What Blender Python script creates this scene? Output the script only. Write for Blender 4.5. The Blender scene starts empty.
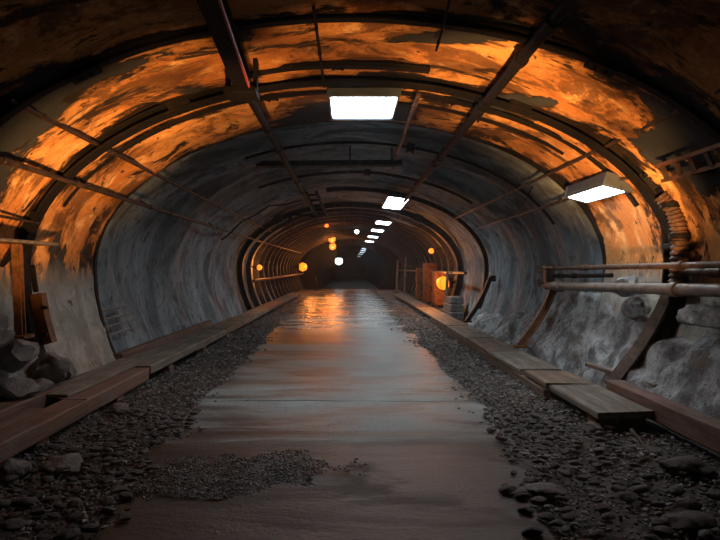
import bpy, bmesh, math, random
from mathutils import Vector, Matrix, noise
R = random.Random(7)
S = bpy.context.scene
COL = S.collection
PI = math.pi

# ------------------------------------------------------------------ materials
class NT:
    def __init__(s, name):
        s.m = bpy.data.materials.new(name); s.m.use_nodes = True
        s.t = s.m.node_tree; s.n = s.t.nodes; s.b = s.n['Principled BSDF']
        s.tc = s.n.new('ShaderNodeTexCoord')
    def link(s, a, b): s.t.links.new(a, b)
    def put(s, sock, v):
        if isinstance(v, bpy.types.NodeSocket): s.link(v, sock)
        elif isinstance(v, (tuple, list)) and len(v) == 3 and sock.type == 'RGBA': sock.default_value = (*v, 1)
        else: sock.default_value = v
    def vec(s, src='Object', scale=(1, 1, 1), loc=(0, 0, 0)):
        mp = s.n.new('ShaderNodeMapping'); s.link(s.tc.outputs[src], mp.inputs[0])
        mp.inputs['Scale'].default_value = scale; mp.inputs['Location'].default_value = loc
        return mp.outputs[0]
    def noise(s, v, scale=1, detail=6, rough=.6, dist=0):
        n = s.n.new('ShaderNodeTexNoise'); s.link(v, n.inputs['Vector'])
        n.inputs['Scale'].default_value = scale; n.inputs['Detail'].default_value = detail
        n.inputs['Roughness'].default_value = rough; n.inputs['Distortion'].default_value = dist
        return n.outputs[0]
    def voro(s, v, scale=1, feature='F1'):
        n = s.n.new('ShaderNodeTexVoronoi'); n.feature = feature; s.link(v, n.inputs['Vector'])
        n.inputs['Scale'].default_value = scale
        return n.outputs['Distance']
    def ramp(s, f, a, b, va=0., vb=1.):
        n = s.n.new('ShaderNodeMapRange'); n.interpolation_type = 'SMOOTHSTEP'
        s.put(n.inputs[0], f); n.inputs[1].default_value = a; n.inputs[2].default_value = b
        n.inputs[3].default_value = va; n.inputs[4].default_value = vb
        return n.outputs[0]
    def math(s, op, a, b):
        n = s.n.new('ShaderNodeMath'); n.operation = op; s.put(n.inputs[0], a); s.put(n.inputs[1], b)
        return n.outputs[0]
    def mix(s, f, a, b, mode='MIX'):
        n = s.n.new('ShaderNodeMix'); n.data_type = 'RGBA'; n.blend_type = mode
        s.put(n.inputs[0], f); s.put(n.inputs[6], a); s.put(n.inputs[7], b)
        return n.outputs[2]
    def z(s, src='Object', k='Z'):
        n = s.n.new('ShaderNodeSeparateXYZ'); s.link(s.tc.outputs[src], n.inputs[0]); return n.outputs[k]
    def bump(s, h, strength=.4, dist=.02, prev=None):
        n = s.n.new('ShaderNodeBump'); s.link(h, n.inputs['Height'])
        n.inputs['Strength'].default_value = strength; n.inputs['Distance'].default_value = dist
        if prev is not None: s.link(prev, n.inputs['Normal'])
        return n.outputs[0]
    def done(s, color, rough=.8, metal=0., normal=None, spec=None):
        s.put(s.b.inputs['Base Color'], color); s.put(s.b.inputs['Roughness'], rough); s.put(s.b.inputs['Metallic'], metal)
        if spec is not None: s.put(s.b.inputs['Specular IOR Level'], spec)
        if normal is not None: s.link(normal, s.b.inputs['Normal'])
        return s.m

def m_paint():
    t = NT('ochre_lining')
    big = t.noise(t.vec('UV', (.45, .62, 1)), 1.0, 9, .6, .5)
    fine = t.noise(t.vec('UV', (2.0, 2.9, 1), (3, 1, 0)), 1.3, 10, .7, .4)
    smear = t.noise(t.vec('UV', (.62, 1.9, 1), (9, 4, 0)), 1.0, 10, .70, .9)
    speck = t.noise(t.vec('UV', (1.0, 1.4, 1), (5, 5, 0)), 4.5, 5, .62)
    micro = t.noise(t.vec('UV', (1, 1, 1)), 26, 5, .65)
    c = t.mix(t.ramp(big, .36, .64), (.40, .150, .042), (.66, .31, .10))
    c = t.mix(t.ramp(fine, .50, .74), c, (.86, .54, .24))
    c = t.mix(t.ramp(fine, .44, .28), c, (.20, .075, .024))
    c = t.mix(t.math('MULTIPLY', t.ramp(micro, .52, .72), .35), c, (.18, .07, .025))
    wea = t.noise(t.vec('UV', (.75, 1.15, 1), (2.2, 6.1, 0)), 1.3, 10, .74, .5)
    c = t.mix(t.math('MULTIPLY', t.ramp(wea, .48, .57), .88), c, t.mix(fine, (.05, .022, .010), (.17, .070, .026)))
    rust = t.math('MULTIPLY', t.ramp(smear, .515, .565), t.ramp(fine, .40, .50, .15, 1))
    c = t.mix(rust, c, (.035, .019, .012))
    c = t.mix(t.ramp(speck, .63, .67), c, (.03, .02, .015))
    spot2 = t.noise(t.vec('UV', (1.0, 1.6, 1), (2, 9, 0)), 16, 5, .7)
    c = t.mix(t.math('MULTIPLY', t.ramp(spot2, .60, .68), t.ramp(big, .60, .40, .35, 1)), c, (.06, .028, .014))
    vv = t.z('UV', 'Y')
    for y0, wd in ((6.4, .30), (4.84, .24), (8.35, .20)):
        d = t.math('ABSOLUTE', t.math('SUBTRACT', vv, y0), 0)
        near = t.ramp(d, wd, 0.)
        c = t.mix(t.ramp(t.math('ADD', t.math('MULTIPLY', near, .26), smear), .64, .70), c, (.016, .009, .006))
    peel = t.noise(t.vec('UV', (.40, .70, 1), (1.5, 7.3, 0)), 1.15, 7, .55, .7)
    c = t.mix(t.ramp(peel, .590, .603), c, t.mix(fine, (.014, .015, .017), (.048, .050, .054)))
    edge = t.math('MULTIPLY', t.ramp(peel, .555, .588), t.ramp(peel, .615, .598))
    c = t.mix(t.math('MULTIPLY', edge, t.ramp(fine, .4, .55)), c, (.02, .013, .01))
    # ochre turns to pale grey-cream lower down, with a ragged edge
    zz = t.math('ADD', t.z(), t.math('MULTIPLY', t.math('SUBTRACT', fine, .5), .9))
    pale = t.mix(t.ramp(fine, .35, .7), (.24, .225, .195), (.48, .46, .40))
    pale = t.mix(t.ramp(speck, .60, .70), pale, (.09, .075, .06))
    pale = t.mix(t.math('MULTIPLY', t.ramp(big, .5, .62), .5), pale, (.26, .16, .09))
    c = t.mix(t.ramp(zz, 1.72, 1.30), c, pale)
    n = t.bump(peel, .5, .05); n = t.bump(fine, .7, .05, n); n = t.bump(micro, .35, .008, n)
    return t.done(c, t.ramp(micro, .3, .7, .6, .85), 0, n, .15)

def m_grey():
    t = NT('grey_lining')
    band = t.noise(t.vec('UV', (.30, 1.1, 1)), 1.0, 9, .66, .8)
    band2 = t.noise(t.vec('UV', (.45, 4.2, 1), (4, 2, 0)), 1.0, 9, .70, .5)
    mot = t.noise(t.vec('UV', (1, 1.3, 1)), 4.5, 10, .74, .2)
    blot = t.noise(t.vec('UV', (.45, .8, 1), (3, 8, 0)), 1.0, 8, .62, 1.0)
    micro = t.noise(t.vec('UV'), 30, 4, .6)
    c = t.mix(t.ramp(band, .34, .66), (.115, .138, .155), (.30, .35, .38))
    c = t.mix(t.math('MULTIPLY', t.ramp(band2, .52, .70), .5), c, (.38, .44, .47))
    c = t.mix(t.math('MULTIPLY', t.ramp(band2, .46, .32), .4), c, (.09, .092, .095))
    c = t.mix(t.math('MULTIPLY', t.ramp(mot, .50, .62), .85), c, (.075, .075, .076))
    c = t.mix(t.math('MULTIPLY', t.ramp(blot, .52, .60), .8), c, (.07, .071, .073))
    n = t.bump(band2, .5, .05); n = t.bump(mot, .6, .04, n); n = t.bump(micro, .3, .008, n)
    return t.done(c, .78, 0, n, .35)

def m_unlit_dark():  # near-black colour stands in for missing light at the far end
    t = NT('unlit_dark_rock'); v = t.noise(t.vec(), 2, 6)
    return t.done(t.mix(v, (.004, .004, .005), (.014, .014, .016)), .9, 0, t.bump(v, .5, .1), .1)

def m_steel(name, dark, rust, amt=.5, rough=.55, metal=.35, spec=.4):
    t = NT(name)
    a = t.noise(t.vec(), 7, 7, .65, .4); b = t.noise(t.vec(), 45, 4, .6)
    c = t.mix(t.ramp(a, amt - .12, amt + .14), dark, rust)
    c = t.mix(t.math('MULTIPLY', t.ramp(b, .58, .72), .6), c, tuple(min(1, 2.2 * x) for x in rust))
    return t.done(c, t.ramp(b, .3, .7, rough - .12, rough + .2), metal, t.bump(b, .35, .006, t.bump(a, .3, .01)), spec)

def m_wood(name, dark, light, tint):
    t = NT(name)
    g = t.noise(t.vec('Object', (14, .7, 14)), 1.6, 8, .62, .5)
    f = t.noise(t.vec('Object', (60, 2.5, 60)), 1.4, 4, .6)
    d = t.noise(t.vec(), 2.2, 7, .62, .5)
    c = t.mix(t.ramp(g, .33, .68), dark, light)
    c = t.mix(t.ramp(d, .48, .68), c, tint)
    c = t.mix(t.math('MULTIPLY', t.ramp(f, .60, .70), .8), c, tuple(.25 * x for x in dark))
    return t.done(c, t.ramp(d, .3, .7, .5, .8), 0, t.bump(f, .4, .008, t.bump(g, .5, .015)), .3)

def m_stone(name, a, b, sc=3., bl=.5):
    t = NT(name)
    oi = t.n.new('ShaderNodeObjectInfo')
    v = t.noise(t.vec(), sc, 8, .66, .3); f = t.noise(t.vec(), sc * 9, 5, .6)
    c = t.mix(t.ramp(v, .34, .66), a, b)
    c = t.mix(t.math('MULTIPLY', t.ramp(f, .6, .75), .6), c, tuple(.3 * x for x in a))
    c = t.mix(t.math('MULTIPLY', oi.outputs['Random'], .45), c, tuple(.35 * x for x in a))
    return t.done(c, t.ramp(f, .3, .7, .5, .85), 0, t.bump(f, bl, .012, t.bump(v, bl, .03)), .4)

def m_gravel():
    t = NT('gravel_stones')
    at = t.n.new('ShaderNodeAttribute'); at.attribute_name = 'tone'
    f = t.noise(t.vec(), 30, 4, .6)
    c = t.mix(at.outputs['Fac'], (.035, .033, .031), (.24, .235, .225))
    c = t.mix(t.math('MULTIPLY', t.ramp(f, .55, .75), .5), c, (.03, .025, .022))
    return t.done(c, t.ramp(f, .3, .7, .38, .75), 0, t.bump(f, .4, .006), .5)

def m_bank():
    t = NT('rubble_cement')
    v = t.noise(t.vec('Object', (1, 1, 1)), 2.6, 10, .72, .15); f = t.noise(t.vec(), 15, 8, .72, .1)
    w = t.noise(t.vec('Object', (1, .7, 1.4), (4, 2, 1)), 1.5, 9, .68, .2)
    c = t.mix(t.ramp(v, .40, .60), (.12, .122, .124), (.44, .465, .47))
    c = t.mix(t.ramp(w, .54, .64), c, (.16, .115, .085))
    c = t.mix(t.ramp(f, .56, .66), c, (.03, .028, .027))
    return t.done(c, .8, 0, t.bump(f, .8, .03, t.bump(v, .6, .06)), .35)

def m_dirt():
    t = NT('dirt_floor')
    v = t.noise(t.vec(), 1.6, 8, .62, .4); f = t.noise(t.vec(), 38, 6, .7)
    c = t.mix(t.ramp(v, .35, .65), (.035, .029, .025), (.09, .078, .068))
    c = t.mix(t.ramp(f, .5, .7), c, (.15, .135, .12))
    return t.done(c, t.ramp(v, .4, .6, .5, .85), 0, t.bump(f, .8, .02), .4)

def m_path():
    t = NT('wet_concrete_path')
    st = t.noise(t.vec('Object', (.35, 1.7, 1)), 1.1, 8, .6, .8)
    dirt = t.noise(t.vec('Object', (.35, 1.0, 1), (5.3, 2.6, 0)), 1.0, 8, .6, .7)
    f = t.noise(t.vec(), 26, 6, .66); mic = t.noise(t.vec(), 90, 3, .6)
    c = t.mix(t.ramp(st, .36, .64), (.08, .088, .087), (.26, .30, .30))
    c = t.mix(t.ramp(dirt, .48, .58), c, (.085, .066, .052))
    # darker brown colour over the near end of the path
    yy = t.math('ADD', t.z('Object', 'Y'), t.math('MULTIPLY', t.math('SUBTRACT', st, .5), 3.0))
    near_brown = t.mix(t.ramp(st, .35, .65), (.034, .026, .020), (.068, .050, .037))
    c = t.mix(t.ramp(yy, 5.7, 4.9), c, near_brown)
    c = t.mix(t.math('MULTIPLY', t.ramp(f, .54, .70), .8), c, (.04, .034, .028))
    wet = t.math('MAXIMUM', t.ramp(dirt, .45, .56), t.ramp(st, .60, .46))
    r = t.math('MULTIPLY', t.ramp(wet, 0, 1, .72, .42), t.ramp(yy, 9, 18, 1, .46))
    n = t.bump(st, .6, .04); n = t.bump(f, .6, .02, n); n = t.bump(mic, .35, .006, n)
    return t.done(c, r, 0, n, .4)

def m_flat(name, col, rough=.5, metal=0.):
    t = NT(name); f = t.noise(t.vec(), 20, 5, .6)
    return t.done(t.mix(t.ramp(f, .5, .75), col, tuple(.5 * x for x in col)), rough, metal, t.bump(f, .15, .004))

def m_emit(name, col, k, base=(.8, .8, .8)):
    t = NT(name); t.b.inputs['Base Color'].default_value = (*base, 1)
    t.b.inputs['Emission Color'].default_value = (*col, 1); t.b.inputs['Emission Strength'].default_value = k
    return t.m

M = dict(
    paint=m_paint(), grey=m_grey(), unlit_dark=m_unlit_dark(), bank=m_bank(), dirt=m_dirt(), path=m_path(), gravel=m_gravel(),
    steel=m_steel('dark_rib_steel', (.005, .0045, .0045), (.016, .008, .005), .60, .66, .05, .16),
    fsteel=m_steel('grey_rib_steel', (.03, .03, .032), (.09, .065, .05), .58),
    rust=m_steel('rusty_steel', (.075, .032, .014), (.19, .075, .024), .48, .6, .2),
    rod=m_steel('dark_rod_steel', (.018, .011, .008), (.055, .028, .017), .52, .5, .2, .35),
    pipe=m_steel('brown_pipe_steel', (.045, .027, .019), (.12, .07, .044), .5, .5, .3),
    pale=m_steel('pale_pipe_steel', (.12, .10, .088), (.22, .185, .155), .5, .5, .15),
    hose=m_steel('hose_rubber', (.04, .022, .015), (.13, .065, .036), .5, .6, 0),
    red=m_wood('red_timber', (.10, .056, .042), (.22, .13, .10), (.19, .15, .125)),
    board=m_wood('grey_board', (.10, .09, .075), (.25, .225, .185), (.16, .13, .10)),
    warm=m_wood('brown_board', (.11, .075, .055), (.23, .165, .12), (.15, .135, .11)),
    rock=m_stone('grey_rock', (.10, .095, .09), (.26, .25, .235), 4., .8),
    stone=m_stone('dark_stone', (.055, .05, .046), (.13, .122, .112), 14.),
    white=m_flat('lamp_housing', (.06, .075, .10), .4), cage=m_flat('lamp_cage', (.03, .025, .02), .5, .5),
    cool=m_emit('cool_diffuser', (.80, .93, 1.), 26), coolfar=m_emit('cool_far_diffuser', (.80, .93, 1.), 14),
    cooldim=m_emit('cool_tube_beyond', (.75, .9, 1.), 3.),
    amber=m_emit('amber_globe', (1., .20, .008), 2.6, (.10, .03, .005)), redlamp=m_emit('red_orange_globe', (1., .13, .02), 3.2, (.10, .03, .005)),
    ember=m_emit('small_amber_globe', (1., .20, .015), 2.6, (.10, .03, .005)),
)

# ------------------------------------------------------------------ objects
def root_loc(o):
    v = Vector(o.location)
    while o.parent: o = o.parent; v += o.location
    return v
def mesh(name, bm, mat, parent=None, loc=None, smooth=True):
    """bm is in world coordinates; the mesh is stored relative to its parent / base point"""
    base = root_loc(parent) if parent else Vector(loc or (0, 0, 0))
    bmesh.ops.translate(bm, verts=bm.verts[:], vec=-base)
    bmesh.ops.recalc_face_normals(bm, faces=bm.faces[:])
    me = bpy.data.meshes.new(name); bm.to_mesh(me); bm.free()
    if smooth:
        me.shade_smooth()
        try: me.set_sharp_from_angle(angle=math.radians(38))
        except Exception: pass
    me.materials.append(mat)
    o = bpy.data.objects.new(name, me); COL.objects.link(o)
    if parent: o.parent = parent
    else: o.location = base
    return o
def tag(o, label=None, cat=None, group=None, kind=None):
    for k, v in (('label', label), ('category', cat), ('group', group), ('kind', kind)):
        if v: o[k] = v
    return o
def thing(name, label, cat, loc=(0, 0, 0), group=None):
    o = bpy.data.objects.new(name, None); COL.objects.link(o); o.location = loc
    o.empty_display_size = .1
    return tag(o, label, cat, group)
def dup(o, label=None, group=None, move=(0, 0, 0), rot=None):
    r = o.copy(); COL.objects.link(r); r.location = Vector(o.location) + Vector(move)
    if rot is not None: r.rotation_euler = rot
    tag(r, label, None, group)
    for ch in list(o.children):
        c = ch.copy(); COL.objects.link(c); c.parent = r
        for g in list(ch.children):
            d = g.copy(); COL.objects.link(d); d.parent = c
    return r

# ------------------------------------------------------------------ shapes (added to a bmesh, world coordinates)
def box(bm, x0, x1, y0, y1, z0, z1, bev=0., rot=None, seg=1):
    r = bmesh.ops.create_cube(bm, size=1); vs = r['verts']
    c = Vector(((x0 + x1) / 2, (y0 + y1) / 2, (z0 + z1) / 2))
    for v in vs: v.co = Vector((v.co.x * (x1 - x0), v.co.y * (y1 - y0), v.co.z * (z1 - z0)))
    if bev:
        es = list({e for v in vs for e in v.link_edges})
        b = bmesh.ops.bevel(bm, geom=es, offset=bev, segments=seg, affect='EDGES', profile=.5)
        vs = list({v for f in b['faces'] for v in f.verts} | {v for v in vs if v.is_valid})
    for v in vs: v.co = (rot @ v.co if rot is not None else v.co) + c
    return vs
def sweep(bm, pts, sec, ups=None, closed_sec=True, caps=True, scale=None):
    """sweep section [(a,b)] along pts; a along side = tangent x up, b along up"""
    rings = []
    n = len(pts)
    for i, p in enumerate(pts):
        tg = (pts[min(i + 1, n - 1)] - pts[max(i - 1, 0)]).normalized()
        up = ups[i] if ups else (Vector((0, 0, 1)) if abs(tg.z) < .9 else Vector((0, 1, 0)))
        side = tg.cross(up).normalized(); up = side.cross(tg).normalized()
        k = scale[i] if scale else 1.
        rings.append([bm.verts.new(p + side * a * k + up * b * k) for a, b in sec])
    m = len(sec)
    for i in range(n - 1):
        for j in range(m):
            bm.faces.new((rings[i][j], rings[i][(j + 1) % m], rings[i + 1][(j + 1) % m], rings[i + 1][j]))
    if caps:
        bm.faces.new(rings[0][::-1]); bm.faces.new(rings[-1])
def circ(r, n=10): return [(r * math.cos(2 * PI * k / n), r * math.sin(2 * PI * k / n)) for k in range(n)]
def tube(bm, pts, r, n=10, scale=None): sweep(bm, [Vector(p) for p in pts], circ(r, n), None, True, True, scale)
def lerp(a, b, n): a, b = Vector(a), Vector(b); return [a.lerp(b, k / n) for k in range(n + 1)]
def sag(a, b, n, d, wob=0.):
    P = lerp(a, b, n)
    for k, p in enumerate(P):
        t = k / n; p.z -= 4 * d * t * (1 - t)
        if wob and 0 < k < n: p.x += R.uniform(-wob, wob); p.z += R.uniform(-wob, wob)
    return P
def rock(bm, c, r, sub=2, sq=(1, 1, .7), seed=0., rough=.35, rot=0.):
    g = bmesh.ops.create_icosphere(bm, subdivisions=sub, radius=1)
    mr = Matrix.Rotation(rot, 3, 'Z')
    for v in g['verts']:
        d = v.co.normalized()
        k = 1 + rough * noise.noise(d * 1.3 + Vector((seed, seed * .7, 3))) + rough * .5 * noise.noise(d * 3.1 + Vector((seed, 1, seed)))
        # facet: clamp along a few planes
        co = d * k
        for q in range(4):
            pl = Vector((math.sin(seed * 3 + q * 2.1), math.cos(seed * 5 + q * 1.3), math.sin(seed * 2 + q))).normalized()
            h = co.dot(pl)
            if h > .72: co -= pl * (h - .72) * .8
        v.co = mr @ Vector((co.x * sq[0], co.y * sq[1], co.z * sq[2])) * r + Vector(c)
    return g['verts']

# tunnel section: list of (x, z, nx, nz) from the left foot over the crown to the right foot, n = outward
A, B, ZC = 3.80, 2.20, 1.60
def sec_raw(n=400, a=A, b=B, foot=.45, zlow=-.12):
    P = []
    for k in range(60):
        z = zlow + (ZC - zlow) * k / 60
        P.append((-(a - foot * ((ZC - z) / ZC) ** 2), z))
    for k in range(n + 1):
        t = PI - PI * k / n
        P.append((a * math.cos(t), ZC + b * math.sin(t)))
    for k in range(59, -1, -1): P.append((-P[k][0], P[k][1]))
    return P
def section(n, off=0., **kw):
    P = [Vector(p) for p in sec_raw(**kw)]
    L = [0.]
    for i in range(1, len(P)): L.append(L[-1] + (P[i] - P[i - 1]).length)
    out = []; j = 0
    for k in range(n + 1):
        s = L[-1] * k / n
        while j < len(L) - 2 and L[j + 1] < s: j += 1
        t = (s - L[j]) / (L[j + 1] - L[j])
        p = P[j].lerp(P[j + 1], t)
        d = (P[min(j + 3, len(P) - 1)] - P[max(j - 2, 0)]).normalized()
        nr = Vector((-d.y, d.x))
        out.append((p + nr * off, nr, s))
    return out
def wall_x(z, a=A, foot=.45, b=B):
    if z < ZC: return a - foot * ((ZC - z) / ZC) ** 2
    return a * math.sqrt(max(0, 1 - ((z - ZC) / b) ** 2))
def roof_z(x, a=A, b=B): return ZC + b * math.sqrt(max(0, 1 - (x / a) ** 2))

def shell(name, ys, n, off, mat, disp, split=None, **kw):
    sc = section(n, off, **kw); bm = bmesh.new(); uvl = bm.loops.layers.uv.new('UVMap')
    rows = []; uvs = {}
    for y in ys:
        row = []
        for p, nr, s in sc:
            d = disp(s, y, p)
            v = bm.verts.new((p.x + nr.x * d, y, p.y + nr.y * d)); uvs[v] = (s, y); row.append(v)
        rows.append(row)
    for i in range(len(ys) - 1):
        for j in range(n):
            f = bm.faces.new((rows[i][j], rows[i][j + 1], rows[i + 1][j + 1], rows[i + 1][j]))
            for l in f.loops: l[uvl].uv = uvs[l.vert]
    return bm
def fr(v, o=4): return noise.fractal(v, 1., 2., o)

# ------------------------------------------------------------------ the setting
def disp_near(s, y, p):
    a = fr(Vector((s * .55, y * .9, 1.7)), 4) * .05
    b = fr(Vector((s * 1.3, y * 4.2, 9.1)), 4) * .022
    pe = noise.noise(Vector((s * .9, y * 1.8, 4.4)))
    c = .028 if pe > .22 else 0.
    lo = max(0., 1 - p.y / 1.2) * .03 * noise.noise(Vector((s * 3, y * 3, 2)))
    return a + b + c + lo
ys = [-2 + .09 * k for k in range(int(10.35 / .09) + 1)] + [8.35]
bm = shell('x', ys, 190, 0, None, disp_near)
# the thickness of the lining's end (a real lip, 0.2 m)
bm.verts.ensure_lookup_table()
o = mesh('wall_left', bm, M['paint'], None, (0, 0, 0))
o.name = 'wall_near'; tag(o, 'flaking ochre painted lining of the near vault, pale grey-cream lower down', 'tunnel wall', None, 'structure')
sc0 = section(190, .0); sc1 = section(190, .22)
bm = bmesh.new(); prev = None
for k in range(191):
    q = [bm.verts.new((sc0[k][0].x + .03 * noise.noise(Vector((k * .3, 0, 0))), 8.33, sc0[k][0].y + .03 * noise.noise(Vector((k * .3, 5, 0))))),
         bm.verts.new((sc1[k][0].x, 8.33, sc1[k][0].y)), bm.verts.new((sc1[k][0].x, 8.41, sc1[k][0].y)), bm.verts.new((sc0[k][0].x, 8.41, sc0[k][0].y))]
    if prev:
        for j in range(4): bm.faces.new((prev[j], prev[(j + 1) % 4], q[(j + 1) % 4], q[j]))
    prev = q
tag(mesh('trim_1', bm, M['steel'], None, (0, 0, 0)), 'thin dark rim ending the ochre lining', 'rim', None, 'structure')

def disp_far(s, y, p):
    a = fr(Vector((s * .30, y * .75, 3.3)), 5) * .16
    b = abs(noise.noise(Vector((s * .25, y * 2.6, 7.7)))) * .07
    c = fr(Vector((s * 1.6, y * 2.4, 5.5)), 3) * .03
    return a + b + c
ys = []; y = 8.38
while y < 42.: ys.append(y); y += .085 + .007 * (y - 8.38)
ys.append(42.2)
bm = shell('x', ys, 150, .12, None, disp_far)
tag(mesh('wall_far', bm, M['grey'], None, (0, 0, 0)), 'bare grey concrete lining of the long vault beyond the ochre part', 'tunnel wall', None, 'structure')

# narrower bore beyond the portal, its unlit darkness put into the colour
ys = [42 + 1.6 * k for k in range(36)]
bm = shell('x', ys, 60, 0, None, lambda s, y, p: fr(Vector((s * .6, y * .4, 2)), 3) * .12, a=2.72, b=1.98, foot=.5)
tag(mesh('wall_bore', bm, M['unlit_dark'], None, (0, 0, 0)), 'black unlit bore beyond the portal', 'tunnel wall', None, 'structure')
bm = bmesh.new(); box(bm, -4.2, 4.2, 97.9, 98.3, -.3, 4.4)
tag(mesh('wall_end', bm, M['unlit_dark'], None, (0, 98, 0)), 'rock face closing the far end, coloured dark as if unlit', 'tunnel wall', None, 'structure')
# portal: a bulkhead ring between both bores
si = section(80, 0, a=2.70, b=1.68, foot=.55); so = section(80, 0, a=4.15, b=2.6, foot=.2)
bm = bmesh.new(); prev = None
for k in range(81):
    q = [bm.verts.new((si[k][0].x, 41.7, si[k][0].y)), bm.verts.new((so[k][0].x, 41.7, so[k][0].y)),
         bm.verts.new((so[k][0].x, 42.3, so[k][0].y)), bm.verts.new((si[k][0].x, 42.3, si[k][0].y))]
    if prev:
        for j in range(4): bm.faces.new((prev[j], prev[(j + 1) % 4], q[(j + 1) % 4], q[j]))
    prev = q
tag(mesh('trim_2', bm, M['unlit_dark'], None, (0, 41.7, 0)), 'dark portal ring at the far end of the lit vault', 'portal', None, 'structure')

# floor of dirt
bm = bmesh.new(); rows = []
yy = -2.
while yy < 98.5:
    rows.append([bm.verts.new((x, yy, -.005 + (.035 * fr(Vector((x * 1.2, yy * 1.2, 0)), 4) if yy < 40 else 0))) for x in [-3.7 + .185 * k for k in range(41)]])
    yy += .13 if yy < 12 else (.35 if yy < 30 else 1.6)
for i in range(len(rows) - 1):
    for j in range(40): bm.faces.new((rows[i][j], rows[i][j + 1], rows[i + 1][j + 1], rows[i + 1][j]))
tag(mesh('floor', bm, M['dirt'], None, (0, 0, 0)), 'dark dirt floor of the tunnel', 'floor', None, 'structure')

# poured path: ragged strip of slabs with open joints
def path_l(y): return -1.70 - .012 * y + .16 * fr(Vector((y * .8, 3, 0)), 4) - (.35 if y > 24 else .35 * max(0, (y - 8) / 16)) + .35 * max(0., 4.6 - y) * .4
def path_r(y): return 1.54 + .14 * fr(Vector((y * .8, 9, 0)), 4) + (.2 if y > 20 else 0.) - .25 * max(0., 4.8 - y)
joints = [-2, 3.0, 6.62, 10.4, 16.2, 23, 32, 41.6]
bm = bmesh.new()
for a, b in zip(joints[:-1], joints[1:]):
    st = max(2, int((b - a) / (.11 if a < 12 else .3))) if a < 41 else 6
    dz = R.uniform(-.002, .002); top = []
    for i in range(st + 1):
        t = i / st; y = a + .005 + (b - a - .010) * t
        l, r = path_l(y), path_r(y)
        row = []
        for k in range(33):
            u = k / 32; x = l + (r - l) * u
            e = min(u, 1 - u) * (r - l)
            z = .034 + dz + .012 * fr(Vector((x * .9, y * 1.3, 2)), 3) - max(0, .06 - e) * .5
            if i in (0, st): z -= .004
            row.append(bm.verts.new((x, y + (.012 * noise.noise(Vector((x * 3, a, 0))) if i in (0, st) else 0), z)))
        top.append(row)
    for i in range(st):
        for k in range(32): bm.faces.new((top[i][k], top[i][k + 1], top[i + 1][k + 1], top[i + 1][k]))
    for row, in ((top[0],), (top[-1],)):
        lo = [bm.verts.new((v.co.x, v.co.y, -.03)) for v in row]
        for k in range(32): bm.faces.new((row[k], row[k + 1], lo[k + 1], lo[k]))
tag(mesh('floor_path', bm, M['path'], None, (0, 0, 0)), 'worn damp concrete path running down the middle of the tunnel', 'path', None, 'structure')

# ------------------------------------------------------------------ gravel (uncountable)
def gravel(name, label, spots, sizes, z0=.02):
    bm = bmesh.new(); tl = bm.verts.layers.float.new('tone')
    ico = bmesh.new(); bmesh.ops.create_icosphere(ico, subdivisions=1, radius=1); iv = [v.co.copy() for v in ico.verts]
    ifc = [[v.index for v in f.verts] for f in ico.faces]; ico.free()
    for (x, y) in spots:
        r = sizes(x, y); t = R.random() ** 1.7
        sx, sy, sz = R.uniform(.75, 1.4), R.uniform(.6, 1.1), R.uniform(.45, .8)
        rot = Matrix.Rotation(R.uniform(0, 6.3), 3, 'Z') @ Matrix.Rotation(R.uniform(-.5, .5), 3, 'X')
        z = z0 + r * .25 + .035 * fr(Vector((x * 1.2, y * 1.2, 0)), 4)
        vs = []
        for c in iv:
            p = rot @ Vector((c.x * sx, c.y * sy, c.z * sz)) * r * R.uniform(.78, 1.15)
            v = bm.verts.new((x + p.x, y + p.y, z + p.z)); v[tl] = t; vs.append(v)
        for f in ifc: bm.faces.new([vs[i] for i in f])
    o = mesh(name, bm, M['gravel'], None, (0, 0, 0), smooth=True)
    return tag(o, label, 'gravel', None, 'stuff')
def ys_pick(y0, y1):   # denser (in floor area) near the camera
    return y0 * (y1 / y0) ** R.random()
L, Rr = [], []
for k in range(8200):
    y = ys_pick(2.2, 26); l = path_l(y)
    L.append((R.uniform(-2.85, l + .10 + .25 * R.random() ** 3), y))
for k in range(8600):
    y = ys_pick(2.2, 26); r = path_r(y)
    Rr.append((R.uniform(r - .1 - .35 * R.random() ** 3, 2.55 if y > 5.4 else 3.05), y))
sz = lambda x, y: (.011 + .0045 * R.random()) * (1 + .75 * R.random() ** 5) * (1.0 + .055 * max(0, y - 3))
gravel('gravel', 'dark loose gravel between the path and the kerb of long reddish timbers', L, sz)
gravel('gravel', 'dark loose gravel between the path and the kerb of flat grey boards', Rr, sz)
Pm = []
while len(Pm) < 3000:
    a, b = R.uniform(-1, 1), R.uniform(-1, 1)
    x = -.80 + .95 * a; y = 4.25 + .50 * b + .10 * a
    d = a * a + b * b + .55 * fr(Vector((x * 3, y * 3, 5)), 3)
    if d < .75: Pm.append((x, y))
gravel('gravel', 'dark patch of fine grit spilled on the path', Pm, lambda x, y: R.uniform(.006, .014), .042)

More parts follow.
